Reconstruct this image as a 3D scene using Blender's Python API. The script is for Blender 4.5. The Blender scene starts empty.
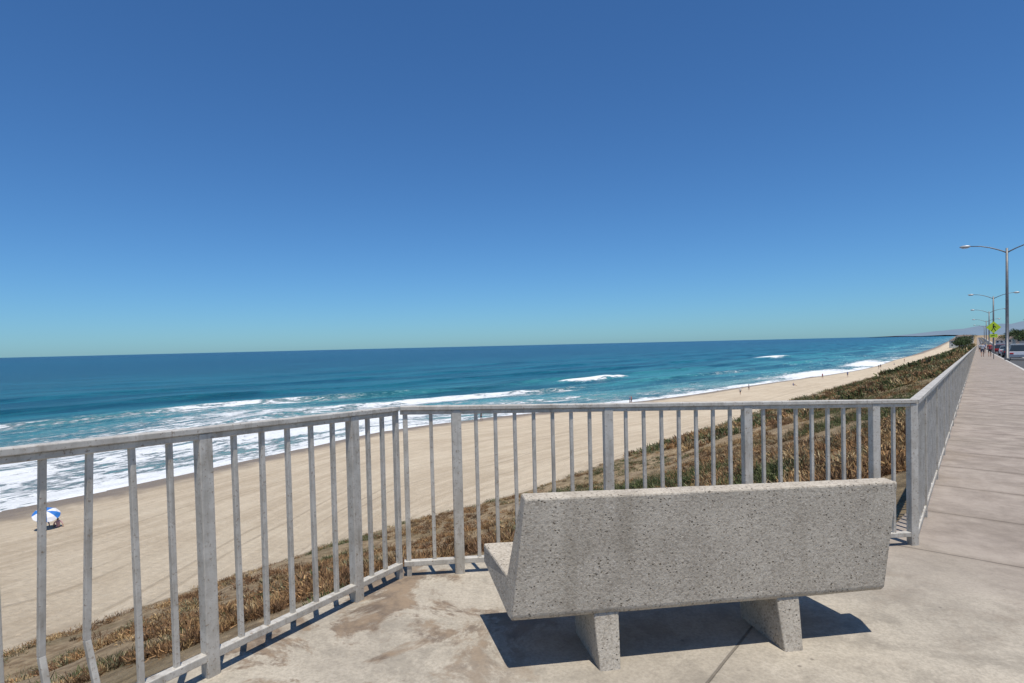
import bpy, bmesh, math, random
import numpy as np
from mathutils import Vector, Matrix, noise
random.seed(7); rng=np.random.default_rng(7)
scene=bpy.context.scene
scene.view_settings.view_transform='Standard'
try: scene.view_settings.look='None'
except Exception: pass
scene.view_settings.exposure=0

# ------------------------------------------------------------------ helpers
D=(0.613,0.790); L=(0.790,-0.613)      # along-walkway, and lateral (inland) axes
SEA=-13.0
def g(x,y):
    z=-(1.455+0.0286*x-0.0043*y)
    return max(-11.0,min(-1.25,z))
def P(s,l): return (s*D[0]+l*L[0], s*D[1]+l*L[1])
def link(o):
    scene.collection.objects.link(o); return o
def empty(name,loc=(0,0,0),rot=0):
    e=bpy.data.objects.new(name,None); e.location=loc; e.rotation_euler=(0,0,rot); e.empty_display_size=.2
    return link(e)
class MB:
    def __init__(s): s.v=[]; s.f=[]; s.m=[]
    def add(s,vs,fs,m=0):
        b=len(s.v); s.v+= [tuple(v) for v in vs]
        for f in fs: s.f.append([b+i for i in f]); s.m.append(m)
    def beam(s,p0,p1,w,h,m=0,side=None,w1=None,h1=None):
        p0=Vector(p0);p1=Vector(p1);d=(p1-p0).normalized()
        if side is None:
            side=d.cross(Vector((0,0,1)))
            if side.length<.05: side=Vector((1,0,0))
        side=Vector(side); side=(side-d*side.dot(d)).normalized(); up=side.cross(d)
        w1=w if w1 is None else w1; h1=h if h1 is None else h1
        vs=[]
        for p,a,b in((p0,w,h),(p1,w1,h1)):
            for sx,sy in((-1,-1),(1,-1),(1,1),(-1,1)): vs.append(p+side*sx*a/2+up*sy*b/2)
        s.add(vs,[(3,2,1,0),(4,5,6,7),(0,1,5,4),(1,2,6,5),(2,3,7,6),(3,0,4,7)],m)
    def box(s,c,sz,m=0):
        x,y,z=c;a,b,e=[q/2 for q in sz]
        vs=[(x+i*a,y+j*b,z+k*e) for k in(-1,1) for i,j in((-1,-1),(1,-1),(1,1),(-1,1))]
        s.add(vs,[(3,2,1,0),(4,5,6,7),(0,1,5,4),(1,2,6,5),(2,3,7,6),(3,0,4,7)],m)
    def tube(s,pts,rs,n=10,m=0):
        rings=[]
        for i,p in enumerate(pts):
            p=Vector(p); a=Vector(pts[max(i-1,0)]); b=Vector(pts[min(i+1,len(pts)-1)])
            d=(b-a).normalized(); q=d.cross(Vector((0.12,1,0.05))).normalized(); r=d.cross(q)
            rings.append([p+(q*math.cos(t)+r*math.sin(t))*rs[i] for t in [2*math.pi*k/n for k in range(n)]])
        vs=[v for R in rings for v in R]; fs=[]
        for i in range(len(pts)-1):
            for k in range(n): fs.append((i*n+k,i*n+(k+1)%n,(i+1)*n+(k+1)%n,(i+1)*n+k))
        fs.append(tuple(range(n-1,-1,-1))); fs.append(tuple((len(pts)-1)*n+k for k in range(n)))
        s.add(vs,fs,m)
    def obj(s,name,mats,parent=None,smooth=False,bevel=0):
        me=bpy.data.meshes.new(name); me.from_pydata(s.v,[],s.f)
        for m in mats: me.materials.append(m)
        me.polygons.foreach_set('material_index',s.m)
        bm=bmesh.new(); bm.from_mesh(me); bmesh.ops.recalc_face_normals(bm,faces=bm.faces); bm.to_mesh(me); bm.free()
        if smooth:
            for p in me.polygons: p.use_smooth=True
        o=link(bpy.data.objects.new(name,me))
        if parent: o.parent=parent
        if bevel:
            b=o.modifiers.new('bevel','BEVEL'); b.width=bevel; b.segments=2; b.limit_method='ANGLE'
        return o

class NT:
    def __init__(s,name):
        s.mat=bpy.data.materials.new(name); s.mat.use_nodes=True; s.t=s.mat.node_tree; s.t.nodes.clear()
        s.out=s.n('ShaderNodeOutputMaterial'); s.b=s.n('ShaderNodeBsdfPrincipled'); s.l(s.b.outputs[0],s.out.inputs[0])
    def n(s,k,**kw):
        x=s.t.nodes.new(k)
        for a,b in kw.items(): setattr(x,a,b)
        return x
    def l(s,a,b): s.t.links.new(a,b)
    def val(s,inp,v):
        if isinstance(v,bpy.types.NodeSocket): s.l(v,inp)
        else: inp.default_value=v
    def math(s,op,a,b=0,c=None,clamp=False):
        x=s.n('ShaderNodeMath',operation=op,use_clamp=clamp); s.val(x.inputs[0],a); s.val(x.inputs[1],b)
        if c is not None: s.val(x.inputs[2],c)
        return x.outputs[0]
    def mix(s,f,a,b,mode='MIX'):
        x=s.n('ShaderNodeMix',data_type='RGBA',blend_type=mode); s.val(x.inputs[0],f)
        s.val(x.inputs[6],a if not isinstance(a,tuple) else (*a,1)[:4]); s.val(x.inputs[7],b if not isinstance(b,tuple) else (*b,1)[:4])
        return x.outputs[2]
    def noise(s,vec,scale,detail=4,rough=.55,dist=0):
        x=s.n('ShaderNodeTexNoise'); 
        if vec is not None: s.l(vec,x.inputs['Vector'])
        x.inputs['Scale'].default_value=scale; x.inputs['Detail'].default_value=detail; x.inputs['Roughness'].default_value=rough; x.inputs['Distortion'].default_value=dist
        return x.outputs[0]
    def ss(s,v,a,b,o0=0,o1=1):
        x=s.n('ShaderNodeMapRange',interpolation_type='SMOOTHSTEP'); s.val(x.inputs[0],v)
        for i,q in enumerate((a,b,o0,o1)): x.inputs[i+1].default_value=q
        return x.outputs[0]
    def mapv(s,vec,scale=(1,1,1),rot=(0,0,0)):
        x=s.n('ShaderNodeMapping'); s.l(vec,x.inputs[0]); x.inputs['Scale'].default_value=scale; x.inputs['Rotation'].default_value=rot
        return x.outputs[0]
    def geo(s): return s.n('ShaderNodeNewGeometry').outputs['Position']
    def objc(s): return s.n('ShaderNodeTexCoord').outputs['Object']
    def bump(s,h,st=.5,dist=.01):
        x=s.n('ShaderNodeBump'); s.l(h,x.inputs['Height']); x.inputs['Strength'].default_value=st; x.inputs['Distance'].default_value=dist
        s.l(x.outputs[0],s.b.inputs['Normal'])
    def set(s,col=None,rough=None,metal=None,spec=None):
        if col is not None: s.val(s.b.inputs['Base Color'],(*col,1) if isinstance(col,tuple) else col)
        if rough is not None: s.val(s.b.inputs['Roughness'],rough)
        if metal is not None: s.b.inputs['Metallic'].default_value=metal
        if spec is not None: s.b.inputs['Specular IOR Level'].default_value=spec
        return s.mat
def simple(name,col,rough=.6,metal=0,var=.18,scale=6,spec=.5):
    m=NT(name); n=m.noise(m.objc(),scale,5)
    c=m.mix(m.ss(n,.3,.7),tuple(q*(1-var) for q in col),tuple(min(1,q*(1+var)) for q in col))
    return m.set(c,rough,metal,spec)

# ------------------------------------------------------------------ world / sun / camera
w=bpy.data.worlds.new("World"); scene.world=w; w.use_nodes=True
nt=w.node_tree; bg=nt.nodes['Background']
sky=nt.nodes.new('ShaderNodeTexSky'); sky.sky_type='NISHITA'; sky.sun_disc=False
EL=math.radians(75); AZ=math.atan2(.35,-.94)
sky.sun_elevation=EL; sky.sun_rotation=AZ; sky.altitude=200; sky.air_density=.9; sky.dust_density=.35; sky.ozone_density=.6
tint=nt.nodes.new('ShaderNodeMix'); tint.data_type='RGBA'; tint.blend_type='MULTIPLY'; tint.inputs[0].default_value=1
tint.inputs[7].default_value=(.40,.76,1.14,1)
nt.links.new(sky.outputs[0],tint.inputs[6]); nt.links.new(tint.outputs[2],bg.inputs[0]); bg.inputs[1].default_value=.098
sd=bpy.data.lights.new('sun','SUN'); sd.energy=4.6; sd.angle=math.radians(.5); sd.color=(1,.95,.87)
so=link(bpy.data.objects.new('sun',sd))
sdir=Vector((math.sin(AZ)*math.cos(EL),math.cos(AZ)*math.cos(EL),math.sin(EL)))
so.rotation_euler=sdir.to_track_quat('Z','Y').to_euler(); so.location=(0,0,50)
cd=bpy.data.cameras.new('camera'); cd.lens=21.09; cd.sensor_width=36; cd.clip_start=.05; cd.clip_end=60000
cd.shift_y=.018
cam=link(bpy.data.objects.new('camera',cd))
cam.matrix_world=Matrix.Rotation(math.radians(90-1.4),4,'X')@Matrix.Rotation(math.radians(-1.36),4,'Z')
scene.camera=cam

# ------------------------------------------------------------------ coast controls
CE=[(-160,-200),(-50,-60),(-8.5,-8),(-2.0,2.0),(-.86,3.86),(2.83,4.62),(6.75,9.4),(18.2,24.2),(45.8,59.8),(77,100),(131,170),(193,250),(309,400),(464,600),(1162,1500),(3100,4000),(15500,20000)]
CT=[(-185,-178),(-78,-38),(-33,8),(-21,25),(-14.8,33.8),(-7.5,42),(.7,50),(11.5,64),(34.7,92),(58,121),(112,182),(176,258),(300,410),(456,608),(1150,1510),(3070,4020),(15400,20050)]
CW=[(-250,-120),(-118,-8),(-62,28),(-43,51),(-32,71),(-20,94),(-6,107),(14,121),(42,144),(70,172),(140,240),(215,335),(290,430),(440,625),(1120,1530),(3000,4060),(15300,20100)]
def lin(C,t):
    i=min(int(t),len(C)-2); f=t-i; a,b=C[i],C[i+1]; return (a[0]*(1-f)+b[0]*f,a[1]*(1-f)+b[1]*f)
def cat(C,t):
    i=min(int(t),len(C)-2); f=t-i
    if i>=12: return lin(C,t)
    p1,p2=C[i],C[i+1]; p0=C[max(i-1,0)]; p3=C[min(i+2,len(C)-1)]
    r=[]
    for k in(0,1):
        m1=(p2[k]-p0[k])*.5; m2=(p3[k]-p1[k])*.5
        d=p2[k]-p1[k]; lim=abs(d)*1.6+2
        m1=max(-lim,min(lim,m1)); m2=max(-lim,min(lim,m2))
        r.append((2*f**3-3*f*f+1)*p1[k]+(f**3-2*f*f+f)*m1+(-2*f**3+3*f*f)*p2[k]+(f**3-f*f)*m2)
    return tuple(r)
SUB=[6,10,14,14,10,16,16,20,20,20,20,20,14,12,8,6]
ts=[]
for i,n in enumerate(SUB): ts+=[i+k/n for k in range(n)]
ts.append(len(CE)-1)
def terr(t,u):
    """u<0 inland metres, 0..1 bluff face, 1..2 beach, >2 metres under water"""
    e=lin(CE,t); T=cat(CT,t); W=cat(CW,t)
    ge=g(*e)-.22
    if u<0:
        x=e[0]+L[0]*(-u); y=e[1]+L[1]*(-u); return (x,y,min(g(x,y)-.22,ge+.02) if t<13 else -11.3)
    if u<=1:
        x=e[0]+(T[0]-e[0])*u; y=e[1]+(T[1]-e[1])*u
        k=1.22*u-.22*u*u; z=ge+(-12.25-ge)*k
        n=noise.noise(Vector((x*.16,y*.16,0)))*.7+noise.noise(Vector((x*.5,y*.5,3)))*.25
        z+=n*min(1,u*7)*min(1,(1-u)*6)
        return (x,y,z)
    if u<=2:
        f=u-1; x=T[0]+(W[0]-T[0])*f; y=T[1]+(W[1]-T[1])*f
        z=-12.25+(SEA+12.25)*(f**1.4)+.05*noise.noise(Vector((x*.25,y*.25,7)))*(1-f)
        return (x,y,z+.02)
    q=u-2; return (W[0]-L[0]*q,W[1]-L[1]*q,SEA-.03*q)
us=[-6000,-1500,-400,-100,-40,-20,-10,-5,-2,-.5]+[i/40 for i in range(41)]+[1+i/26 for i in range(1,27)]+[2+3,2+15,2+80]
nT,nU=len(ts),len(us)
pts=np.array([[terr(t,u) for u in us] for t in ts])
al=np.zeros(nT); wp=np.array([cat(CW,t) for t in ts]); al[1:]=np.cumsum(np.linalg.norm(np.diff(wp,axis=0),axis=1))
al-=al[ts.index(3)]
def gridmesh(name,pts,mat,attrs,flip=False):
    a,b=pts.shape[:2]; me=bpy.data.meshes.new(name)
    idx=np.arange(a*b).reshape(a,b)
    f=np.stack([idx[:-1,:-1],idx[1:,:-1],idx[1:,1:],idx[:-1,1:]],-1).reshape(-1,4)
    if flip: f=f[:,::-1]
    me.vertices.add(a*b); me.vertices.foreach_set('co',pts.reshape(-1).astype(np.float32))
    me.loops.add(f.size); me.loops.foreach_set('vertex_index',f.reshape(-1).astype(np.int32))
    me.polygons.add(len(f)); me.polygons.foreach_set('loop_start',(np.arange(len(f))*4).astype(np.int32))
    me.update(calc_edges=True); me.validate()
    me.polygons.foreach_set('use_smooth',np.ones(len(me.polygons),bool))
    for k,v in attrs.items():
        if v.ndim==2:
            at=me.attributes.new(k,'FLOAT','POINT'); at.data.foreach_set('value',v.reshape(-1).astype(np.float32))
        else:
            at=me.attributes.new(k,'FLOAT_VECTOR','POINT'); at.data.foreach_set('vector',v.reshape(-1).astype(np.float32))
    me.materials.append(mat); return link(bpy.data.objects.new(name,me))

# ground material
m=NT('bluff_and_sand'); pos=m.geo()
au=m.n('ShaderNodeAttribute',attribute_name='ucoord').outputs['Fac']
ac=m.n('ShaderNodeAttribute',attribute_name='coast').outputs['Vector']
n1=m.noise(pos,.35,5); n2=m.noise(pos,2.2,6,.65); n3=m.noise(pos,14,4,.7)
edge=m.math('ADD',au,m.math('MULTIPLY',m.math('SUBTRACT',n2,.5),.10))
isand=m.ss(edge,.955,1.0)
soil=m.mix(m.ss(n2,.35,.65),(.24,.165,.09),(.44,.33,.20)); soil=m.mix(m.ss(n1,.48,.62,0,.4),soil,(.15,.12,.055))
soil=m.mix(m.ss(n3,.5,.75,0,.45),soil,(.08,.055,.03))
tr=m.noise(m.mapv(ac,(.02,1.0,1)),1.1,5,.7,.3); tr2=m.noise(m.mapv(ac,(.25,1.0,1)),.55,6,.6,1.0)
sand=m.mix(m.ss(tr,.35,.65),(.50,.405,.285),(.63,.525,.385)); sand=m.mix(m.ss(tr2,.4,.62,0,.55),sand,(.47,.375,.26))
fp=m.noise(pos,2.6,7,.8,.4)
sand=m.mix(m.ss(fp,.48,.66,0,.42),sand,(.37,.29,.20)); sand=m.mix(m.ss(m.noise(pos,.12,5,.65),.42,.62,0,.35),sand,(.68,.58,.43))
sxa=m.n('ShaderNodeSeparateXYZ'); m.l(ac,sxa.inputs[0])
bend=m.math('MULTIPLY',m.noise(m.mapv(ac,(.02,.02,1)),1,2),9.0)
tw=m.math('ABSOLUTE',m.math('SUBTRACT',m.math('FRACT',m.math('DIVIDE',m.math('ADD',sxa.outputs[1],bend),6.3)),.5))
trk=m.math('MULTIPLY',m.ss(m.math('ABSOLUTE',m.math('SUBTRACT',tw,.14)),.012,.04,1,0),m.ss(m.noise(m.mapv(ac,(.03,.15,1)),1,3),.45,.6))
sand=m.mix(m.math('MULTIPLY',trk,.45),sand,(.34,.265,.18))
aw=m.n('ShaderNodeAttribute',attribute_name='shoredist').outputs['Fac']
wet=m.ss(m.math('ADD',aw,m.math('MULTIPLY',m.math('SUBTRACT',n1,.5),5)),-5.5,-1.5)
sand=m.mix(wet,sand,(.25,.195,.14))
m.set(m.mix(isand,soil,sand),m.math('SUBTRACT',.92,m.math('MULTIPLY',wet,.45)),spec=.3)
hb=m.math('SUBTRACT',m.math('ADD',m.math('MULTIPLY',tr2,.6),m.math('MULTIPLY',fp,1.0)),m.math('MULTIPLY',trk,.3)); m.bump(hb,.9,.28)
ucoord=np.tile(np.array(us),(nT,1)); ucoord=np.where(ucoord<0,0,ucoord)
lens=np.linalg.norm(np.array([np.array(cat(CW,t))-np.array(cat(CT,t)) for t in ts]),axis=1)
sdist=np.where(ucoord<=2,(ucoord-2)*lens[:,None]*.8,ucoord-2)
coast=np.stack([np.tile(al[:,None],(1,nU)),sdist,np.zeros((nT,nU))],-1)
gridmesh('ground',pts,m.mat,{'ucoord':ucoord,'shoredist':sdist,'coast':coast},flip=True)

# ------------------------------------------------------------------ sea
ft=np.concatenate([np.linspace(i,i+1,61)[:-1] for i in range(16)]+[[16]])
fw=np.array([cat(CW,t) for t in ft]); fa=np.zeros(len(ft)); fa[1:]=np.cumsum(np.linalg.norm(np.diff(fw,axis=0),axis=1))
a0=np.interp(3,ft,fa)
st=[-300,-200,-140]; x=-100
while x<330: st.append(x); x+=1.6
stp=1.6
while x<26000: st.append(x); stp*=1.035; x+=stp
st=[max(s,-a0) for s in st if s<fa[-1]-a0]
ds=[]; x=-6
while x<170: ds.append(x); x+=1.0
stp=1.0
while x<30000: ds.append(x); stp*=1.06; x+=stp
st=np.array(st); ds=np.array(ds)
sp=np.zeros((len(st),len(ds),3)); foam=np.zeros((len(st),len(ds))); cst=np.zeros((len(st),len(ds),3))
breakers=[(25,208,13,6),(37,219,10,3.5),(178,412,26,8)]
for i,a in enumerate(st):
    t=np.interp(a+a0,fa,ft); W=cat(CW,t)
    wig=noise.noise(Vector((a*.035,0,0)))*3+noise.noise(Vector((a*.11,5,0)))*1.2
    swash=2.2*noise.noise(Vector((a*.06,15,0)))+1.0*noise.noise(Vector((a*.2,18,0)))   # scalloped run-up line
    far=min(1,max(0,(a-90)/100)); nearf=1-min(1,max(0,(a-55)/75)); outf=1-min(1,max(0,(a-85)/60))
    farfade=1-.8*min(1,max(0,(a-300)/250))
    for j,d in enumerate(ds):
        x=W[0]-L[0]*d; y=W[1]-L[1]*d; h=0; f=0
        if d<400:
            for k,(c,A,wd) in enumerate(((19,.35,3.0),(41,.65,4.0),(70,.85,5.5),(108,.9,8),(160,.8,11),(225,.6,14))):
                cc=c+wig*(1+.4*k)+noise.noise(Vector((a*.012,k*9.1,2)))*9
                am=A*(.35+.9*max(0,.5+noise.noise(Vector((a*.022,k*5.3,8)))))
                q=d-cc
                s=wd*(.42 if q<0 else 1.5)
                e=math.exp(-(q/s)**2); h+=am*e
                if k<3:
                    br=noise.noise(Vector((a*.028,k*7.7,4)))+(.18 if k<2 else -.25)+.32*nearf-.9*(1-outf)
                    if q<0: f=max(f,(.55+.5*br)*math.exp(-((q+2.0)/(8.5))**2))
                    else: f=max(f,(.55+.5*br)*math.exp(-(q/2.2)**2))
            e0=d-swash-1.5
            f=max(f,(.74+.35*noise.noise(Vector((a*.05,3,9))))*math.exp(-(max(0,e0)/4.5)**2)*farfade)
            body=(.28+.36*nearf)*math.exp(-(max(0,d-26)/(16+34*nearf))**2)+.16*noise.noise(Vector((a*.03,d*.08,1)))
            f=max(f,body)
            f=max(f,far*(.62+.62*noise.noise(Vector((a*.02,d*.05,6))))*math.exp(-(max(0,d-10)/8)**2)*farfade)
            for bx,by,bl,bw in breakers:
                da=(x-bx)*D[0]+(y-by)*D[1]; dl=(x-bx)*L[0]+(y-by)*L[1]+1.2*noise.noise(Vector((x*.1,y*.1,0)))
                e=math.exp(-(da/bl)**4-(dl/bw)**2); f=max(f,1.05*e); h+=1.1*e
        z=SEA+.03+h*min(1,max(0,(d-1)/12))+ (0.05*noise.noise(Vector((x*.3,y*.3,0)))*min(1,max(0,d/5))+.12*noise.noise(Vector((a*.03,d*.09,3)))*min(1,max(0,d/8)) if d<300 else 0)
        if d<swash-1: z=SEA-.25
        sp[i,j]=(x,y,z); foam[i,j]=f; cst[i,j]=(a,d,0)
m=NT('sea_water')
ac=m.n('ShaderNodeAttribute',attribute_name='coast').outputs['Vector']
fo=m.n('ShaderNodeAttribute',attribute_name='foam').outputs['Fac']
sx=m.n('ShaderNodeSeparateXYZ'); m.l(ac,sx.inputs[0]); dd=sx.outputs[1]
c=m.mix(m.ss(dd,2,26),(.20,.32,.29),(.055,.26,.285))
c=m.mix(m.ss(dd,28,120),c,(.012,.135,.185))
c=m.mix(m.ss(dd,110,500),c,(.005,.070,.130)); c=m.mix(m.ss(dd,600,4000),c,(.005,.045,.100))
stn=m.noise(m.mapv(ac,(.012,.06,1)),1.0,6,.6,.4); stn2=m.noise(m.mapv(ac,(.0012,.006,1)),1.0,5,.6,.3)
c=m.mix(m.ss(stn,.40,.60,0,.75),c,(.001,.045,.085)) 
c=m.mix(m.ss(stn2,.45,.65,0,.5),c,(.006,.10,.15))
chop=m.noise(m.mapv(ac,(.07,.28,1)),1.0,7,.75,.3)
c=m.mix(m.ss(chop,.50,.66,0,.6),c,(.001,.035,.07))
c=m.mix(m.ss(chop,.30,.44,.45,0),c,(.03,.20,.25))
fn=m.noise(m.mapv(ac,(.16,.42,1)),1.0,9,.72,.9); fn2=m.noise(m.mapv(ac,(.8,1.6,1)),1.0,6,.7,.6)
fsum=m.math('ADD',fo,m.math('ADD',m.math('MULTIPLY',m.math('SUBTRACT',fn,.5),1.5),m.math('MULTIPLY',m.math('SUBTRACT',fn2,.5),.8)))
fm=m.ss(fsum,.44,.66)
wc=m.noise(m.mapv(ac,(.03,.14,1)),1.0,8,.75,.3); fm=m.math('MAXIMUM',fm,m.ss(wc,.755,.80,0,.6))
c=m.mix(m.ss(fsum,.26,.50,0,.45),c,(.22,.46,.47))
c=m.mix(fm,c,(.82,.84,.84))
m.set(c,m.math('ADD',.24,m.math('MULTIPLY',fm,.6)),spec=.18); m.b.inputs['IOR'].default_value=1.33
wv=m.noise(m.mapv(ac,(.10,.35,1)),1.0,8,.68,.3); wv2=m.noise(m.mapv(ac,(.9,2.0,1)),1.0,5,.6); wv3=m.noise(m.mapv(ac,(.012,.05,1)),1.0,6,.65,.2)
m.bump(m.math('ADD',m.math('ADD',m.math('ADD',m.math('MULTIPLY',wv3,3.0),m.math('MULTIPLY',wv,1.2)),m.math('MULTIPLY',wv2,.3)),m.math('MULTIPLY',fm,.25)),1.0,1.3)
gridmesh('sea',sp,m.mat,{'foam':foam,'coast':cst},flip=True)

# ------------------------------------------------------------------ walkway + road
def concrete(name,c0,c1,step,latj,stain):
    m=NT(name); pos=m.geo()
    sx=m.n('ShaderNodeSeparateXYZ'); m.l(pos,sx.inputs[0])
    s=m.math('ADD',m.math('MULTIPLY',sx.outputs[0],D[0]),m.math('MULTIPLY',sx.outputs[1],D[1]))
    l=m.math('ADD',m.math('MULTIPLY',sx.outputs[0],L[0]),m.math('MULTIPLY',sx.outputs[1],L[1]))
    wob=m.math('MULTIPLY',m.math('SUBTRACT',m.noise(pos,3,3),.5),.014)
    fs=m.math('ABSOLUTE',m.math('SUBTRACT',m.math('FRACT',m.math('DIVIDE',m.math('ADD',m.math('ADD',s,wob),100.3),step)),.5))
    walk=m.ss(m.math('ADD',s,m.math('MULTIPLY',m.noise(pos,1.2,5),1.6)),4.6,6.6)
    js=m.math('MULTIPLY',m.ss(fs,.5-.010/step,.5-.003/step),m.ss(s,5.0,5.1))
    fl=m.math('ABSOLUTE',m.math('ADD',m.math('ADD',l,wob),-latj)); jl=m.math('MULTIPLY',m.ss(fl,.003,.009,1,0),m.ss(s,4.4,4.5,1,0))
    j=m.math('MAXIMUM',js,jl)
    cell=m.n('ShaderNodeTexWhiteNoise',noise_dimensions='1D')
    m.l(m.math('FLOOR',m.math('DIVIDE',m.math('ADD',s,100.3+step*.5),step)),cell.inputs['W'])
    a=m.noise(pos,.9,6,.6,.3); b=m.noise(pos,7,6,.7); e=m.noise(pos,60,3,.7); b2=m.noise(pos,2.3,8,.75,.5)
    c=m.mix(m.ss(a,.35,.66),c0,c1)
    c=m.mix(m.ss(b,.45,.72,0,.5),c,tuple(q*.62 for q in c0))
    c=m.mix(m.ss(b2,.48,.62,0,.48),c,tuple(q*.60 for q in c0)); c=m.mix(m.ss(b2,.30,.44,.35,0),c,(.58,.52,.43))
    c=m.mix(m.ss(e,.35,.7,0,.4),c,tuple(q*.5 for q in c0))
    wk=m.noise(m.mapv(pos,(1,1,1),(0,0,.66)),2.4,8,.75)
    c=m.mix(m.math('MULTIPLY',walk,.80),c,m.mix(m.ss(wk,.3,.7),(.19,.150,.125),(.40,.335,.285)))
    c=m.mix(m.math('MULTIPLY',m.math('MULTIPLY',cell.outputs[0],walk),.30),c,tuple(q*.58 for q in c0))
    pn=m.noise(pos,1.7,8,.70,.6); near=m.ss(l,-2.3,-1.0,1,0)
    pm=m.math('MULTIPLY',m.math('MULTIPLY',m.ss(pn,.485,.56),near),stain)
    c=m.mix(pm,c,m.mix(m.ss(b,.35,.65),(.095,.062,.042),(.25,.175,.11)))
    pm2=m.ss(m.noise(pos,.75,7,.72,.5),.53,.68,0,.45); c=m.mix(pm2,c,(.21,.165,.12))
    sp_=m.n('ShaderNodeTexVoronoi'); m.l(pos,sp_.inputs['Vector']); sp_.inputs['Scale'].default_value=4.5
    c=m.mix(m.ss(sp_.outputs['Distance'],.02,.06,.6,0),c,(.12,.10,.08))
    dirt=m.math('MULTIPLY',m.math('MULTIPLY',m.ss(fs,.5-.09/step,.5,0,.6),b),walk)
    c=m.mix(dirt,c,(.12,.09,.06))
    c=m.mix(m.math('MULTIPLY',j,.6),c,(.08,.065,.05))
    h=m.math('SUBTRACT',m.math('ADD',m.math('ADD',m.math('MULTIPLY',b,.6),m.math('MULTIPLY',b2,.8)),m.math('MULTIPLY',e,.4)),m.math('MULTIPLY',j,2))
    m.bump(h,.6,.010)
    return m.set(c,.85,spec=.3)
mc=concrete('walkway_concrete',(.37,.325,.26),(.475,.42,.335),1.24,-.92,.8)
left=[]
for t in [0,1,2,3,4,5]: e=CE[t]; left.append((e[0]*1.0+L[0]*.04,e[1]+L[1]*.04))
sC=left[-1][0]*D[0]+left[-1][1]*D[1]; lC=-.385
s=sC+2; stp=2
while s<2600: left.append(P(s,lC)); s+=stp; stp*=1.12
mb=MB(); fwd=[]
for (x,y) in left:
    s=x*D[0]+y*D[1]; r=P(s,2.10); fwd.append(((x,y,g(x,y)),(r[0],r[1],g(*r)),s))
for i in range(len(fwd)-1):
    a,b=fwd[i],fwd[i+1]
    A,B,Cc,Dd=a[0],b[0],b[1],a[1]
    mb.add([A,B,Cc,Dd],[(0,1,2,3)])
    lo=lambda p:(p[0],p[1],p[2]-.5)
    mb.add([A,B,lo(B),lo(A)],[(0,1,2,3)])
    mb.add([Dd,Cc,lo(Cc),lo(Dd)],[(0,1,2,3)])
me_o=mb.obj('walkway',[mc])
def strip(name,l0,l1,dz,mat,skirt=0,s0=-260,s1=2600,first=4):
    mb=MB(); L0=[]; stp=first
    ls=[-250,-120,-50,-20,-8,0]; s=4
    while s<s1: ls.append(s); s+=stp; stp*=1.06
    for s in ls:
        a=P(s,l0); b=P(s,l1); L0.append(((*a,g(*a)+dz),(*b,g(*b)+dz)))
    for p,q in zip(L0[:-1],L0[1:]):
        mb.add([p[0],q[0],q[1],p[1]],[(0,1,2,3)])
        if skirt:
            d=lambda v:(v[0],v[1],v[2]-skirt); mb.add([p[0],q[0],d(q[0]),d(p[0])],[(0,1,2,3)]); mb.add([p[1],q[1],d(q[1]),d(p[1])],[(0,1,2,3)])
    return mb.obj(name,[mat])
curbm=simple('curb_concrete',(.45,.43,.39),.85,0,.15,2)
strip('curb',2.103,2.26,.004,curbm,.35)
am=NT('asphalt'); po=am.geo(); an=am.noise(po,1.0,6,.65); an2=am.noise(po,40,3)
am.set(am.mix(an2,am.mix(an,(.045,.045,.047),(.085,.083,.080)),(.10,.10,.10)),.88,spec=.3); am.bump(an2,.4,.01)
strip('road',2.262,13.5,-.125,am.mat)
wp_=simple('road_paint_white',(.72,.72,.70),.7,0,.12,3); yp=simple('road_paint_yellow',(.65,.42,.05),.7,0,.12,3)
strip('bike_lane_line',4.60,4.72,-.119,wp_); strip('centre_line',8.0,8.12,-.119,yp); strip('centre_line',8.26,8.38,-.119,yp)
strip('curb',13.5,13.7,.0,curbm,.35); strip('far_sidewalk',13.703,15.6,-.004,simple('sidewalk_far',(.42,.39,.35),.85,0,.15,1))

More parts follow.
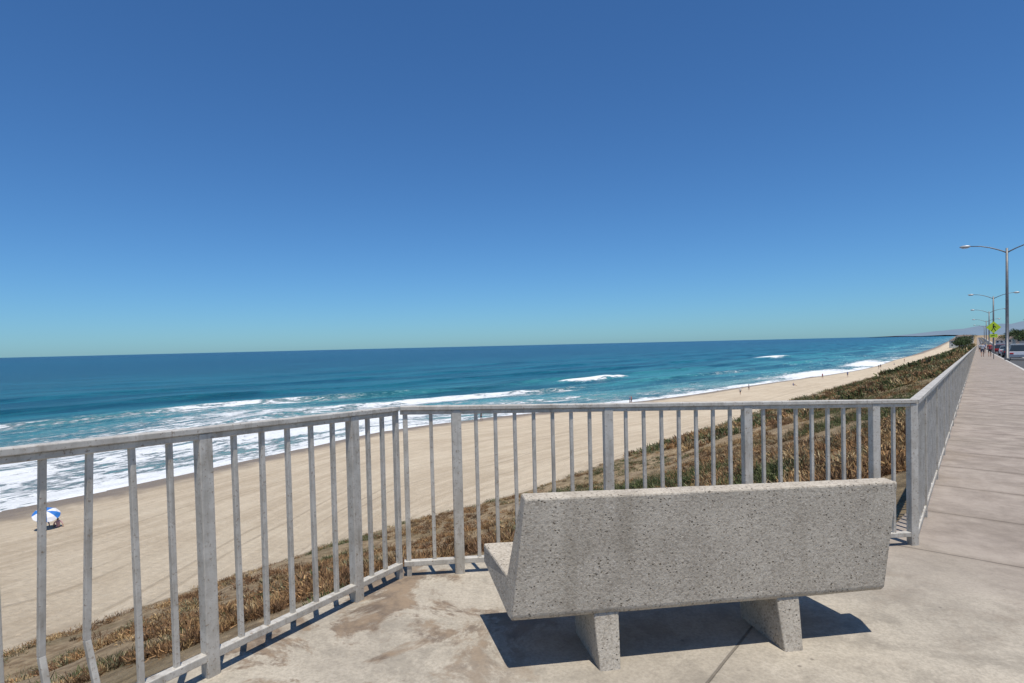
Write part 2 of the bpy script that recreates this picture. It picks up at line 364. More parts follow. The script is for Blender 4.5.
# ------------------------------------------------------------------ railing
mr=NT('galvanised_paint'); po=mr.geo(); rn=mr.noise(po,9,6,.7); rn2=mr.noise(po,70,3,.7)
c=mr.mix(mr.ss(rn,.35,.65),(.46,.425,.365),(.60,.565,.50)); c=mr.mix(mr.ss(rn2,.56,.70,0,.8),c,(.24,.17,.11))
rn3=mr.noise(mr.mapv(po,(25,25,3)),1,4,.6); c=mr.mix(mr.ss(rn3,.50,.72,0,.5),c,(.27,.23,.18))
mr.set(c,mr.math('ADD',.42,mr.math('MULTIPLY',rn,.3)),.2,.5); mr.bump(rn2,.3,.003)
rail=empty('metal_railing',(0,0,0))
A=(-1.345,2.585); Bv=(-.70,3.70); Cv=(2.905,4.335)
def seg(p,q,posts,name,npk,H=1.06,pk=.022,postw=(.05,.060),bend=None,hA=0,hB=0,thin=()):
    p=Vector(p); q=Vector(q); d=(q-p); ln=d.length; d.normalize(); nrm=(-d.y,d.x,0); side=(nrm[0],nrm[1],0)
    def pt(s,z): 
        v=p+d*s; return (v.x,v.y,g(v.x,v.y)+z+(hA+(hB-hA)*s/ln)*(1 if z>.5 else .3))
    r=MB(); po=MB(); pi=MB()
    r.beam(pt(0,H-.013),pt(ln,H-.013),.062,.026,side=side)
    r.beam(pt(0,H-.040),pt(ln,H-.040),.036,.026,side=side)
    r.beam(pt(0,.080),pt(ln,.080),.042,.034,side=side)
    dd_=(d.x,d.y,0)
    for s in posts:
        v=p+d*s; b=g(v.x,v.y); tw=(.03,.03) if s in thin else postw
        po.beam((v.x,v.y,b-.1),pt(s,H-.028),tw[1],tw[0],side=dd_)
    pp=sorted(posts)
    for s0,s1 in zip(pp[:-1],pp[1:]):
        n=npk(s0,s1) if callable(npk) else npk
        for i in range(1,n+1):
            s=s0+(s1-s0)*i/(n+1)
            a=pt(s+random.uniform(-.005,.005),.085); b_=pt(s,H-.04)
            bb=bend and bend.get((round(s0,2),i))
            if bb:
                v=p+d*s; m_=(v.x+bb[0],v.y+bb[1],g(v.x,v.y)+.34)
                pi.beam(m_,b_,pk,pk,side=dd_); pi.beam(a,m_,pk,pk,side=dd_)
            else: pi.beam(a,b_,pk,pk,side=dd_)
    for nm,o,bv in(('rails',r,.004),('posts',po,.004),('pickets',pi,.003)):
        o.obj(name+'_'+nm,[mr.mat],rail,bevel=bv)
AB=Vector((Bv[0]-A[0],Bv[1]-A[1])); ab=AB.length; abd=AB.normalized()
startA=(A[0]-abd.x*9.0,A[1]-abd.y*9.0)
post=[9.0-.882*k for k in range(10,0,-1)]+[9.0,9.882]
e_=9+ab-.045
seg(startA,(Bv[0]-abd.x*.035,Bv[1]-abd.y*.035),post+[e_],'seaward',lambda a,b:5 if b-a>.6 else 2,
    bend={(round(9.0-.882,2),2):(-.05,.02),(round(9.0-.882,2),3):(-.045,.01)},hA=.20,hB=0.0,thin=(e_,))
bc=(Vector(Cv)-Vector(Bv)).length
seg(Bv,Cv,[.03,.345,1.34,2.335,3.33,bc-.02],'lookout',lambda a,b:7 if b-a>.6 else 1,thin=(.03,))
def seg_long():
    r=MB();po=MB();pi=MB(); s=Cv[0]*D[0]+Cv[1]*D[1]; l=Cv[0]*L[0]+Cv[1]*L[1]
    def q(s,z): a=P(s,l); return (*a,g(*a)+z)
    stp=6; s0=s; xs=[s]
    while xs[-1]<520: xs.append(xs[-1]+stp)
    for a,b in zip(xs[:-1],xs[1:]):
        r.beam(q(a,1.044),q(b,1.044),.062,.026,side=(*L,0)); r.beam(q(a,1.018),q(b,1.018),.036,.026,side=(*L,0)); r.beam(q(a,.085),q(b,.085),.042,.034,side=(*L,0))
    x=s0+.9
    while x<500: po.beam(q(x,-.05),q(x,1.03),.060,.05,side=(*D,0)); x+=1.8 if x<200 else 3
    x=s0+.13; i=1
    while x<260:
        if i%15: pi.beam(q(x,.09),q(x,1.01),.022,.022,side=(*D,0))
        x+=.12; i+=1
    r.obj('walkway_rails',[mr.mat],rail); po.obj('walkway_posts',[mr.mat],rail); pi.obj('walkway_pickets',[mr.mat],rail)
seg_long()

# ------------------------------------------------------------------ bench
mb_=NT('exposed_aggregate'); oc=mb_.objc()
v1=mb_.n('ShaderNodeTexVoronoi'); mb_.l(oc,v1.inputs['Vector']); v1.inputs['Scale'].default_value=125
v2=mb_.n('ShaderNodeTexVoronoi'); mb_.l(oc,v2.inputs['Vector']); v2.inputs['Scale'].default_value=50; v2.inputs['Randomness'].default_value=1
v3=mb_.n('ShaderNodeTexVoronoi'); mb_.l(oc,v3.inputs['Vector']); v3.inputs['Scale'].default_value=27; v3.inputs['Randomness'].default_value=1
bn=mb_.noise(oc,3.0,6,.65); bn2=mb_.noise(oc,66,4,.75)
wn=mb_.n('ShaderNodeSeparateColor'); mb_.l(v1.outputs['Color'],wn.inputs[0])
c=mb_.mix(mb_.ss(bn,.3,.7),(.41,.36,.29),(.54,.48,.39))
c=mb_.mix(mb_.ss(wn.outputs[0],.62,.92,0,.5),c,(.22,.18,.14)); c=mb_.mix(mb_.ss(wn.outputs[1],.8,.95,0,.4),c,(.66,.60,.51))
c=mb_.mix(mb_.ss(bn2,.55,.68,0,.45),c,(.22,.185,.145))
pit=mb_.math('MULTIPLY',mb_.ss(v2.outputs['Distance'],.12,.24,1,0),mb_.ss(mb_.noise(oc,13,3),.45,.56))
pit=mb_.math('MAXIMUM',pit,mb_.math('MULTIPLY',mb_.ss(v3.outputs['Distance'],.09,.16,1,0),mb_.ss(mb_.noise(oc,6,3),.51,.59)))
c=mb_.mix(mb_.math('MULTIPLY',pit,.75),c,(.095,.08,.06))
st_=mb_.noise(mb_.mapv(oc,(6,6,.7)),1,5,.6); c=mb_.mix(mb_.ss(st_,.50,.70,0,.35),c,(.27,.23,.175))
mb_.set(c,.9,spec=.25); mb_.bump(mb_.math('SUBTRACT',bn2,mb_.math('MULTIPLY',pit,1.3)),.8,.006)
U=Vector((.982,.189,0)); O=Vector((-.03,2.585,0))
ang=math.atan2(.189,.982)
bench=empty('park_bench',(O.x,O.y,g(O.x,O.y)),ang)
slope=(g(O.x+U.x*1.877,O.y+U.y*1.877)-g(O.x,O.y))/1.877
def bp(u,n,z): return (u,n,z+slope*u)
prof=[(0.012,.235,0),(-.004,.257,.002),(-.018,.778,.070),(.066,.784,.070),(.118,.400,.005),(.505,.425,-.045),(.51,.325,-.045),(.05,.235,0)]
b=MB(); n=len(prof); NS=24
vs=[];fs=[]
for k in range(NS+1):
    for (pn,pz,sh) in prof:
        vs.append(bp(k/NS*1.877+sh,pn+.0015*noise.noise(Vector((k*.9,pn*9,pz*9))),pz+.0022*noise.noise(Vector((k*.7,pz*7,pn)))))
for k in range(NS):
    for i in range(n): j=(i+1)%n; fs.append((k*n+i,k*n+j,(k+1)*n+j,(k+1)*n+i))
fs.append((0,1,2,3,4)); fs.append((0,4,5,6,7)); q=NS*n
fs.append((q+0,q+1,q+2,q+3,q+4)); fs.append((q+0,q+4,q+5,q+6,q+7))
b.add(vs,fs); so_=b.obj('seat_and_backrest',[mb_.mat],bench,bevel=.009)
for i,u0 in enumerate((.385,1.30)):
    b=MB(); ww=.105; n0,n1=.012,.345
    vs=[bp(u0-.008,n0-.004,.245),bp(u0+ww+.008,n0-.004,.245),bp(u0+ww+.008,n1+.02,.305),bp(u0-.008,n1+.02,.305)]
    lo=[bp(u0+.004,n0-.050,-.014),bp(u0+ww-.004,n0-.050,-.014),bp(u0+ww-.004,n1-.01,-.014),bp(u0+.004,n1-.01,-.014)]
    b.add(lo+vs,[(3,2,1,0),(4,5,6,7),(0,1,5,4),(1,2,6,5),(2,3,7,6),(3,0,4,7)])
    b.obj('leg_%d'%(i+1),[mb_.mat],bench,bevel=.008)

# ------------------------------------------------------------------ scrub vegetation (one mesh)
def scatter(N,t0,t1,u0,u1,R0,R1,K,leaf,upow=1.0,maxd=1e9,mind=0,hs=.8,wr=.10,green=0.,thr=-.12):
    V=[];C=[]
    pal=np.array([(.36,.245,.12),(.29,.17,.08),(.44,.335,.19),(.10,.115,.045),(.065,.085,.035),(.18,.175,.10),(.19,.11,.06),(.11,.07,.04)])
    cnt=0;tries=0
    while cnt<N and tries<N*8:
        tries+=1
        t=random.uniform(t0,t1); u=u0+(u1-u0)*random.random()**upow
        x,y,z=terr(t,u); dist=math.hypot(x,y)
        if dist>maxd or dist<mind: continue
        dens=noise.noise(Vector((x*.22,y*.22,11)))+.6*noise.noise(Vector((x*.8,y*.8,5)))
        if dens<thr : continue
        R=random.uniform(R0,R1)
        if x*D[0]+y*D[1]>5 and x*L[0]+y*L[1]>-.50-R-leaf*.9: continue
        g1=1.3*noise.noise(Vector((x*.17,y*.17,20)))+.5*noise.noise(Vector((x*.6,y*.6,31)))-.20+(.22 if t>5.6 else 0)+green
        if g1>.10: ci=random.choice([3,4,4,3,5,3,6]); R*=1.25
        elif g1<-.30: ci=random.choice([1,6,1,7,0,6])
        else: ci=random.choice([0,1,2,0,1,2,6,6,7,5])
        base=pal[ci]*random.uniform(.75,1.25)
        th=rng.uniform(0,2*np.pi,K); ph=np.arccos(rng.uniform(0,1,K)); rr=R*rng.uniform(.1,1,K)**.7
        cx=x+rr*np.sin(ph)*np.cos(th); cy=y+rr*np.sin(ph)*np.sin(th); cz=z-.08*R+rr*np.cos(ph)*hs
        c=np.stack([cx,cy,cz],-1)
        dr=np.stack([np.sin(ph)*np.cos(th),np.sin(ph)*np.sin(th),np.cos(ph)+.5],-1)+rng.normal(0,.6,(K,3))
        dr/=np.linalg.norm(dr,axis=1)[:,None]
        sd_=np.cross(dr,rng.normal(0,1,(K,3))); sd_/=np.linalg.norm(sd_,axis=1)[:,None]+1e-6
        ll=leaf*rng.uniform(.5,1.6,K)[:,None]; wd=ll*wr
        q=np.stack([c-sd_*wd,c+sd_*wd,c+dr*ll+sd_*wd*.3,c+dr*ll-sd_*wd*.3],1)
        V.append(q.reshape(-1,3))
        sh=rng.uniform(.5,1.5,K)[:,None]*base[None]; C.append(np.repeat(np.concatenate([sh,np.ones((K,1))],1),4,axis=0))
        cnt+=1
    return np.concatenate(V),np.concatenate(C)
parts=[scatter(2600,3.0,6.6,0.004,.30,.05,.19,75,.060,1.3,maxd=16,mind=1.5,hs=.7,wr=.07),
       scatter(700,3.7,6.2,0.0,.10,.07,.18,70,.065,1.0,maxd=9,mind=1.5,wr=.06),
       scatter(3600,2.6,8.0,.05,.98,.15,.45,80,.085,1.0,maxd=60,mind=9,hs=.5,wr=.10),
       scatter(3200,5.6,8.6,.0,.40,.16,.50,75,.09,1.0,maxd=75,mind=4.5,hs=.65,wr=.09),
       scatter(2600,7.0,11.0,.0,.98,.5,1.1,50,.26,1.0,maxd=260,mind=50,hs=.5,wr=.15),
       scatter(900,10,13.5,.0,.98,1.2,2.4,40,.9,1.0,maxd=900,mind=200,hs=.6,wr=.2,green=.3)]
V=np.concatenate([p[0] for p in parts]); C=np.concatenate([p[1] for p in parts])
me=bpy.data.meshes.new('bluff_scrub'); nq=len(V)//4
me.vertices.add(len(V)); me.vertices.foreach_set('co',V.reshape(-1).astype(np.float32))
me.loops.add(nq*4); me.loops.foreach_set('vertex_index',np.arange(nq*4,dtype=np.int32))
me.polygons.add(nq); me.polygons.foreach_set('loop_start',(np.arange(nq)*4).astype(np.int32)); me.update(calc_edges=True)
at=me.attributes.new('tint','FLOAT_COLOR','POINT'); at.data.foreach_set('color',C.reshape(-1).astype(np.float32))
m=NT('scrub_leaves'); a=m.n('ShaderNodeAttribute',attribute_name='tint'); m.set(a.outputs['Color'],.8,spec=.15)
me.materials.append(m.mat); link(bpy.data.objects.new('bluff_scrub',me))

# ------------------------------------------------------------------ street lamps, sign
lampm=simple('lamp_metal',(.16,.16,.16),.5,.4,.15,3); lheadm=simple('lamp_head_metal',(.42,.43,.43),.45,.3,.1,3); glassm=simple('lamp_glass',(.7,.7,.66),.2,0,.05,3)
def lamp(s,l,H=9.4,arm=3.6,two=True):
    x,y=P(s,l); e=empty('street_lamp',(x,y,g(x,y)+.0),math.atan2(L[1],L[0]))
    b=MB(); b.tube([(0,0,-.1),(0,0,.25),(0,0,.26),(0,0,H*.5),(0,0,H)],[.22,.22,.15,.13,.10],12); b.obj('pole',[lampm],e,True)
    for i,sg in enumerate((-1,1) if two else (-1,)):
        b=MB(); pts=[(0,0,H-.45)]+[(sg*arm*f,0,H-.45+.95*math.sin(f*math.pi/2)**.9) for f in(.1,.25,.45,.7,1)]
        b.tube(pts,[.06,.06,.055,.05,.045,.04],8); b.obj('arm_%d'%(i+1),[lampm],e,True)
        b=MB(); z=H+.5; xs=[0,.12,.35,.7,.9]; rr=[.05,.11,.15,.13,.04]
        b.tube([(sg*(arm-.1+q),0,z+.0) for q in xs],rr,10); b.obj('head_%d'%(i+1),[lheadm],e,True)
        b=MB(); b.box((sg*(arm+.35),0,z-.14),(.5,.18,.06)); b.obj('lens_%d'%(i+1),[glassm],e)
lamp(76,2.32,10.9,2.9)
for s,H in ((140,10.3),(190,9.8),(250,9.4),(320,9.4)): lamp(s,2.35,H,2.9)
sx_,sy_=P(80,1.35); sg=empty('pedestrian_crossing_sign',(sx_,sy_,g(sx_,sy_)),math.atan2(D[1],D[0])-math.pi/2)
fy=simple('fluorescent_yellow_green',(.62,.80,.04),.5,0,.05,3); blk=simple('sign_black',(.02,.02,.02),.6,0,.1,3)
b=MB(); b.tube([(0,.03,-.1),(0,.03,3.9)],[.035,.035],8); b.obj('post',[lampm],sg)
b=MB(); r=.62
def ngon(pts,y0,y1): 
    k=len(pts); b.add([(p[0],y0,p[1]+.2) for p in pts]+[(p[0],y1,p[1]+.2) for p in pts],[tuple(range(k)),tuple(range(2*k-1,k-1,-1))]+[(i,(i+1)%k,k+(i+1)%k,k+i) for i in range(k)])
ngon([(0,3.1-r),(r,3.1),(0,3.1+r),(-r,3.1)],-.012,-.004); ngon([(-.32,2.05),(.32,2.05),(.32,2.4),(-.32,2.4)],-.012,-.004); b.obj('panels',[fy],sg)
b=MB(); ngon([(.07*math.cos(k),3.38+.07*math.sin(k)) for k in np.linspace(0,5.6,9)],-.018,-.013)
ngon([(-.07,3.28),(.08,3.28),(.06,3.02),(-.06,3.02)],-.018,-.013); ngon([(-.06,3.02),(0,3.02),(-.13,2.72),(-.2,2.72)],-.018,-.013); ngon([(0,3.02),(.06,3.02),(.2,2.74),(.13,2.72)],-.018,-.013)
ngon([(.08,3.28),(.22,3.1),(.18,3.06),(.06,3.2)],-.018,-.013); ngon([(-.2,2.18),(.1,2.27),(.08,2.33),(-.22,2.24)],-.018,-.013)
b.obj('symbol',[blk],sg)

# ------------------------------------------------------------------ cars
tire=simple('tyre',(.02,.02,.02),.8,0,.1,5); glass=simple('car_glass',(.03,.04,.05),.08,0,.05,3); hub=simple('wheel_rim',(.5,.5,.5),.3,.8,.05,3)
tl=simple('tail_light',(.45,.02,.02),.3,0,.05,3)
def car(s,l,col,name='parked_car',suv=False,flip=False):
    x,y=P(s,l); e=empty(name,(x,y,g(x,y)-.125),math.atan2(D[1],D[0])+(math.pi if flip else 0))
    pm=simple('car_paint',col,.25,.2,.04,2)
    h=1.68 if suv else 1.45
    low=[(-2.25,.35),(-2.28,.62),(-2.2,.95),(-1.5,1.0),(1.0,.98),(2.0,.85),(2.25,.62),(2.22,.32)]
    top=[(-2.1 if suv else -1.7,.98),(-1.75 if suv else -1.15,h-.06),(-.9,h),(.15,h-.02),(1.05,.97)]
    b=MB()
    def ext(pr,w0,w1,m):
        k=len(pr); zs=[p[1] for p in pr]; z0,z1=min(zs),max(zs)
        ww=[w0+(w1-w0)*(p[1]-z0)/(z1-z0) for p in pr]
        b.add([(p[0],-w,p[1]) for p,w in zip(pr,ww)]+[(p[0],w,p[1]) for p,w in zip(pr,ww)],[tuple(range(k)),tuple(range(2*k-1,k-1,-1))]+[(i,(i+1)%k,k+(i+1)%k,k+i) for i in range(k)],m)
    ext(low,.90,.86,0); ext(top,.84,.62,1); 
    b.box((-.45,0,h+.005),(1.5 if suv else 1.2,1.24,.05),0)
    for xx in(.12,-1.0): 
        for sgn in(-1,1): b.beam((xx,sgn*.80,.98),(xx-.05,sgn*.655,h),.08,.05,0)
    for sgn in(-1,1): b.box((-2.26,sgn*.65,.75),(.06,.32,.16),2); b.box((2.2,sgn*.62,.66),(.08,.34,.14),3)
    b.obj('body',[pm,glass,tl,glassm],e,bevel=.04)
    for i,(wx,wy) in enumerate(((-1.4,-.82),(-1.4,.82),(1.4,-.82),(1.4,.82))):
        b=MB(); b.tube([(wx,wy-.11,.33),(wx,wy+.11,.33)],[.33,.33],18,0); b.tube([(wx,wy-.12,.33),(wx,wy+.12,.33)],[.2,.2],12,1); b.obj('wheel_%d'%(i+1),[tire,hub],e)
car(84,3.5,(.55,.56,.58),suv=True); car(101,3.5,(.05,.05,.06)); car(118,3.5,(.60,.60,.60)); car(150,3.5,(.30,.03,.03),suv=True); car(132,9.9,(.7,.7,.7),'moving_car',flip=True); car(190,3.5,(.1,.14,.25)); car(176,6.3,(.5,.5,.5),'moving_car')

# ------------------------------------------------------------------ people
skin=simple('skin',(.45,.27,.18),.6,0,.08,8); hairm=simple('hair',(.06,.04,.025),.8,0,.2,20); shoe=simple('shoes',(.5,.5,.5),.7,0,.1,5)
def person(x,y,z,rot,shirt,shorts,H=1.72,stride=.3,sit=False):
    k=H/1.75
    if not sit:
        pts=[(0,0,.95),(0,0,1.12),(0,.0,1.30),(0,.01,1.45),(0,.02,1.53),(0,.04,1.62),(0,.04,1.70),
             (.10,0,.90),(.10,stride*.35,.50),(.10,stride*.2,.09),(.10,stride*.2+.14,.04),
             (-.10,0,.90),(-.10,-stride*.1,.50),(-.10,-stride*.75,.12),(-.10,-stride*.75+.13,.05),
             (.19,.0,1.42),(.24,-.10,1.15),(.24,.02,.92),(.24,.06,.83),
             (-.19,0,1.42),(-.24,.08,1.15),(-.24,.22,.96),(-.24,.27,.88)]
    else:
        pts=[(0,0,.12),(0,-.04,.30),(0,-.05,.48),(0,-.03,.62),(0,0,.70),(0,.02,.79),(0,.02,.87),
             (.10,.05,.12),(.13,.42,.40),(.13,.70,.08),(.13,.84,.05),
             (-.10,.05,.12),(-.13,.45,.32),(-.13,.80,.07),(-.13,.94,.08),
             (.19,-.04,.60),(.26,-.20,.36),(.25,-.28,.08),(.25,-.22,.04),
             (-.19,-.04,.60),(-.26,.05,.38),(-.15,.28,.38),(-.12,.34,.38)]
    ed=[(0,1),(1,2),(2,3),(3,4),(4,5),(5,6),(0,7),(7,8),(8,9),(9,10),(0,11),(11,12),(12,13),(13,14),(3,15),(15,16),(16,17),(17,18),(3,19),(19,20),(20,21),(21,22)]
    rad=[(.15,.11),(.125,.095),(.15,.11),(.12,.09),(.055,.055),(.085,.10),(.07,.085),(.09,.09),(.06,.06),(.04,.045),(.04,.03),(.09,.09),(.06,.06),(.04,.045),(.04,.03),(.06,.06),(.043,.043),(.032,.032),(.035,.02),(.06,.06),(.043,.043),(.032,.032),(.035,.02)]
    me=bpy.data.meshes.new('p'); me.from_pydata([(a*k,b_*k,c_*k) for a,b_,c_ in pts],ed,[]); o=link(bpy.data.objects.new('person_tmp',me))
    o.modifiers.new('s','SKIN'); 
    for i,v in enumerate(me.skin_vertices[0].data): v.radius=(rad[i][0]*k,rad[i][1]*k); v.use_root=(i==0)
    sb=o.modifiers.new('ss','SUBSURF'); sb.levels=1; sb.render_levels=1
    dg=bpy.context.evaluated_depsgraph_get(); nm=bpy.data.meshes.new_from_object(o.evaluated_get(dg)); bpy.data.objects.remove(o)
    nm.materials.clear()
    for mm in (skin,simple('shirt',shirt,.8,0,.1,10),simple('shorts',shorts,.8,0,.1,10),hairm,shoe): nm.materials.append(mm)
    for p in nm.polygons:
        c=p.center/k; i=0
        if not sit:
            if c.z>1.66 or (c.z>1.56 and c.y<.0): i=3
            elif 1.0<c.z<1.50 and abs(c.x)<.20 or (c.z>1.2 and c.z<1.5): i=1
            elif .6<c.z<=1.0 and abs(c.x)<.19: i=2
            elif c.z<.1: i=4
        else:
            if c.z>.83 or(c.z>.74 and c.y<-.02): i=3
            elif .18<c.z<.68 and c.y<.12 and (abs(c.x)<.2 or c.z>.42): i=1
            elif c.y<.3 and c.z<.3 and abs(c.x)<.2: i=2
        p.material_index=i; p.use_smooth=True
    po_=link(bpy.data.objects.new('person',nm)); po_.location=(x,y,z); po_.rotation_euler=(0,0,rot); return po_
fwdrot=math.atan2(D[1],D[0])-math.pi/2
for s,l,rt,sh,so2 in ((92,.5,0,(.5,.5,.5),(.05,.06,.1)),(93,1.2,0,(.35,.06,.06),(.05,.05,.05)),(125,.9,math.pi,(.08,.1,.3),(.2,.2,.2)),(150,.4,0,(.6,.6,.6),(.04,.04,.04))):
    x,y=P(s,l); person(x,y,g(x,y)+.0,fwdrot+rt,sh,so2)
def near_t(x,y):
    best=None
    for t in np.linspace(2,12,400):
        for u in (1.2,1.5,1.8,1.95):
            q=terr(t,u); d=(q[0]-x)**2+(q[1]-y)**2
            if best is None or d<best[0]: best=(d,q[2])
    return best[1]
ux,uy=-34.5,43.7; uz=near_t(ux,uy)
um=empty('beach_umbrella',(ux,uy,uz-.02)); um.scale=(.85,.85,.85)
b=MB(); b.tube([(0,0,-.1),(.12,.0,1.75)],[.02,.02],8); b.obj('pole',[lheadm],um)
b=MB(); K=16; tilt=Matrix.Rotation(.35,3,'Y')@Matrix.Rotation(.35,3,'X')
rings=[(0,.40),(.35,.36),(.7,.24),(1.0,.03)]
vs=[]; 
for r_,z_ in rings:
    for k in range(K):
        a=2*math.pi*k/K; v=tilt@Vector((r_*math.cos(a),r_*math.sin(a),z_-(.05 if (r_==1.0 and k%2) else 0))); vs.append((v.x+.12,v.y,v.z+1.4))
for i in range(3):
    for k in range(K): b.add([vs[i*K+k],vs[i*K+(k+1)%K],vs[(i+1)*K+(k+1)%K],vs[(i+1)*K+k]],[(0,1,2,3)],(k//2)%2)
b.obj('canopy',[simple('canvas_blue',(.02,.16,.50),.7,0,.1,4),simple('canvas_white',(.72,.72,.72),.7,0,.05,4)],um)
person(ux-.5,uy+.5,uz,math.radians(60),(.05,.2,.5),(.05,.05,.1),sit=True); person(ux+.7,uy+.3,uz,math.radians(50),(.5,.3,.3),(.1,.1,.1),sit=True)
for t,u,sit in ((8.6,1.6,False),(8.8,1.72,False),(9.2,1.55,True),(9.5,1.7,False),(9.7,1.5,False),(10.2,1.6,False),(10.25,1.62,False),(10.6,1.55,True),(7.4,1.9,False),(7.42,1.92,False),(10.9,1.5,False),(6.0,1.93,False)):
    q=terr(t,u); person(q[0],q[1],q[2],random.uniform(0,6),random.choice([(.4,.05,.05),(.05,.1,.3),(.6,.6,.6),(.03,.03,.03)]),(.05,.06,.1),sit=sit)

# ------------------------------------------------------------------ houses, trees, hills
roofm=simple('roof_shingle',(.16,.12,.10),.85,0,.2,1); winm=simple('window_glass',(.04,.06,.08),.1,0,.1,1); doorm=simple('door_paint',(.15,.08,.05),.5,0,.1,1)
def house(name,x,y,z,rot,w_,d_,st,col):
    e=empty(name,(x,y,z),rot); wm=simple('stucco',col,.9,0,.08,.6); h=3*st
    b=MB(); b.box((0,0,h/2-.5),(w_,d_,h+1)); b.obj('walls',[wm],e)
    b=MB(); rz=h+1.8; a,c_=w_/2+.5,d_/2+.5
    b.add([(-a,-c_,h-.02),(a,-c_,h-.02),(a,c_,h-.02),(-a,c_,h-.02),(-a*.6,0,rz),(a*.6,0,rz)],[(0,1,5,4),(1,2,5),(2,3,4,5),(3,0,4),(3,2,1,0)]); b.obj('roof',[roofm],e)
    b=MB()
    for f in range(st):
        nx=int(w_//2.6)
        for i in range(nx):
            xx=-w_/2+w_*(i+.5)/nx
            for sg2 in(-1,1): b.box((xx,sg2*(d_/2+.01),f*3+1.7),(1.3,.08,1.3))
        for sg2 in(-1,1):
            for yy in(-d_/4,d_/4): b.box((sg2*(w_/2+.01),yy,f*3+1.7),(.08,1.4,1.3))
    b.obj('windows',[winm],e); b=MB(); b.box((w_*.05,-d_/2-.02,1.05),(1.0,.1,2.1)); b.obj('door',[doorm],e)
cols=[(.6,.57,.5),(.55,.45,.36),(.65,.65,.63),(.5,.52,.5),(.6,.5,.4)]
for i,(s,l,w_,d_,st_2) in enumerate(((285,24,14,11,2),(318,23,12,10,2),(350,25,15,11,1),(385,23,13,10,2),(430,24,16,12,2),(500,22,14,12,2),(560,24,14,12,3),(640,20,16,12,2),
      (700,-14,13,10,2),(735,-12,12,10,2),(780,-13,16,10,2),(860,-14,14,10,2),(950,-12,16,12,3),(1100,-16,18,12,3),(1300,-15,20,12,3))):
    x,y=P(s,l); house('beach_house',x,y,g(x,y)-.3,fwdrot+random.uniform(-.1,.1),w_,d_,st_2,cols[i%5])
trunkm=simple('bark',(.13,.09,.06),.9,0,.2,4)
lm=NT('tree_leaves'); a=lm.n('ShaderNodeAttribute',attribute_name='tint'); lm.set(a.outputs['Color'],.7,spec=.2)
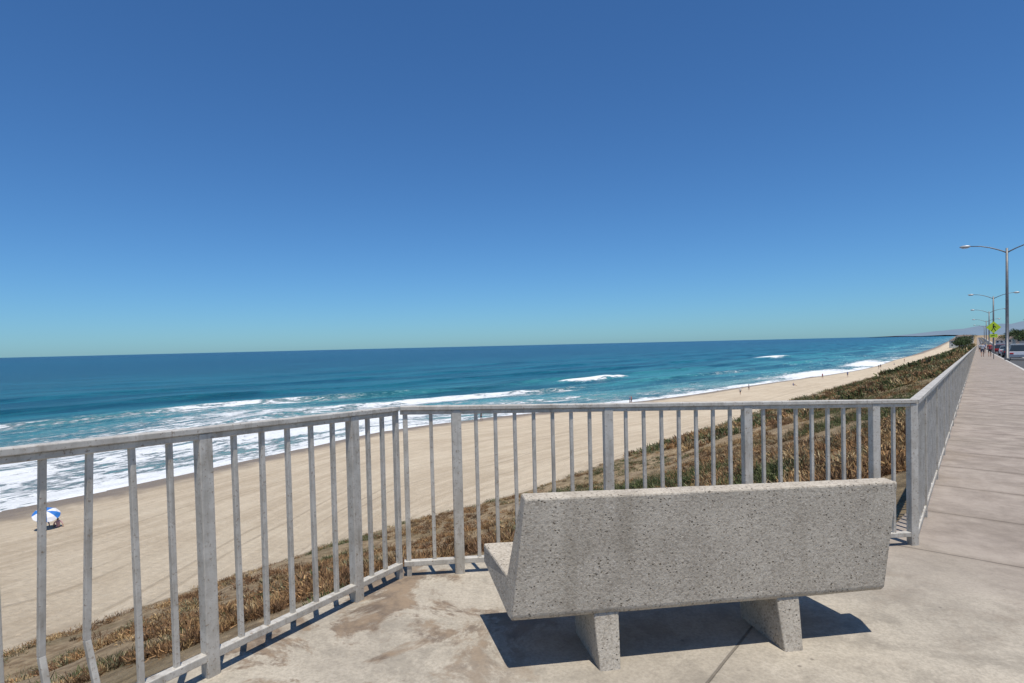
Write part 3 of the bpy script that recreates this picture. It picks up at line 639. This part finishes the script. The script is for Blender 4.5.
def tree(x,y,z,H,R,palm=False):
    e=empty('palm_tree' if palm else 'coastal_tree',(x,y,z)); b=MB(); lx=random.uniform(-.4,.4)
    if palm:
        b.tube([(0,0,-.3),(lx*.5,0,H*.5),(lx,0,H)],[.24,.17,.15],8); b.obj('trunk',[trunkm],e,True)
        K=22;lf=MB()
        for k in range(K):
            a_=random.uniform(0,6.28); el=random.uniform(-.5,1.1); prev=None; LL=2.6
            for q in range(6):
                f=q/5; r_=LL*f*math.cos(el*.8); zz=H+LL*f*math.sin(el)-1.6*f*f; c_=Vector((lx+r_*math.cos(a_),r_*math.sin(a_),zz)); sw=Vector((-math.sin(a_),math.cos(a_),-.5))*(.32*math.sin(math.pi*min(.97,f*.85+.12)))
                if prev: lf.add([prev[0]-prev[1],prev[0]+prev[1]*.0,c_,c_-sw],[(0,1,2,3)]); lf.add([prev[0],prev[0]+Vector((-prev[1].x,-prev[1].y,prev[1].z)),c_+Vector((-sw.x,-sw.y,sw.z)),c_],[(0,1,2,3)])
                prev=(c_,sw)
        lf.obj('crown',[simple('palm_leaf',(.07,.10,.04),.7,0,.3,1)],e); return
    b.tube([(0,0,-.3),(lx*.4,0,H*.3),(lx,0,H*.6)],[.25,.18,.1],8)
    cl=[]
    for k in range(9):
        a_=random.uniform(0,6.28); rr=R*random.uniform(.2,.8); zz=H*random.uniform(.5,.95); cl.append((lx+rr*math.cos(a_),rr*math.sin(a_),zz)); b.tube([(lx*.6,0,H*.4),cl[-1]],[.09,.03],6)
    b.obj('trunk',[trunkm],e,True)
    V=[];C=[]
    for c_ in cl:
        K=130; r_=R*random.uniform(.35,.6); p=rng.normal(0,.5,(K,3)); p=p/np.maximum(1,np.linalg.norm(p,axis=1))[:,None]*r_; p[:,2]*=.7; p+=np.array(c_)
        s1=rng.normal(0,.16,(K,3)); s2=rng.normal(0,.16,(K,3)); V.append(np.stack([p-s1,p+s2,p+s1,p-s2],1).reshape(-1,3)); C.append(np.repeat(np.concatenate([rng.uniform(.6,1.4,(K,1))*np.array([[.055,.08,.03]])*random.uniform(.7,1.3),np.ones((K,1))],1),4,axis=0))
    V=np.concatenate(V);C=np.concatenate(C); me=bpy.data.meshes.new('crown'); me.from_pydata(V.tolist(),[],np.arange(len(V)).reshape(-1,4).tolist())
    at=me.attributes.new('tint','FLOAT_COLOR','POINT'); at.data.foreach_set('color',C.reshape(-1).astype(np.float32)); me.materials.append(lm.mat); o=link(bpy.data.objects.new('crown',me)); o.parent=e
for s,l,H,R,pa in ((262,19,9,3.5,0),(272,22,10,4,0),(300,18,12,3,1),(305,20,9,4,0),(335,18,14,3,1),(340,19,9,4,0),(372,18,10,4,0),(410,18,10,4.5,0),(450,18,11,5,0),(520,18,11,5,0),(240,24,9,4,0),
                 (620,-12,7,5,0),(655,-10,8,5,0),(690,-8,8,6,0),(760,-9,9,6,0),(820,-10,9,7,0),(900,-8,10,7,0),(1000,-9,10,8,0),(600,18,10,6,0),(700,18,10,6,0),(480,-9,4,3.5,0),(500,-7,4.5,4,0),(540,-9,5,4,0),(575,-7,5,4,0)):
    x,y=P(s,l); tree(x,y,g(x,y)-.2,H,R,pa)
hm=NT('hazy_hills'); po=hm.geo(); hn=hm.noise(hm.mapv(po,(.002,.002,.006)),1,6,.6); hm.set(hm.mix(hn,(.13,.19,.25),(.19,.24,.29)),1,spec=0)  # distance haze painted as blue-grey base colour; scene has no atmosphere
def ridge(name,y0,x0,x1,hmax,seed,depth=900):
    n=90; rows=[]
    for k,(f,dy) in enumerate(((0,-depth),(.55,-depth*.5),(1,0),(.5,depth*.6),(0,depth))):
        row=[]
        for i in range(n):
            q=i/(n-1); x=x0+(x1-x0)*q; env=min(1,q*1.9)**1.1
            h=hmax*env*(.72+.35*noise.noise(Vector((q*6,seed,k*.2)))+.12*noise.noise(Vector((q*22,seed,k))))
            row.append((x,y0+dy,SEA+.5+(h+13)*f if f else SEA-3))
        rows.append(row)
    return gridmesh(name,np.array(rows),hm.mat,{},flip=True)
ridge('hills',9000,5750,9500,230,3.3); ridge('hills',6200,4480,6600,80,8.1,600)
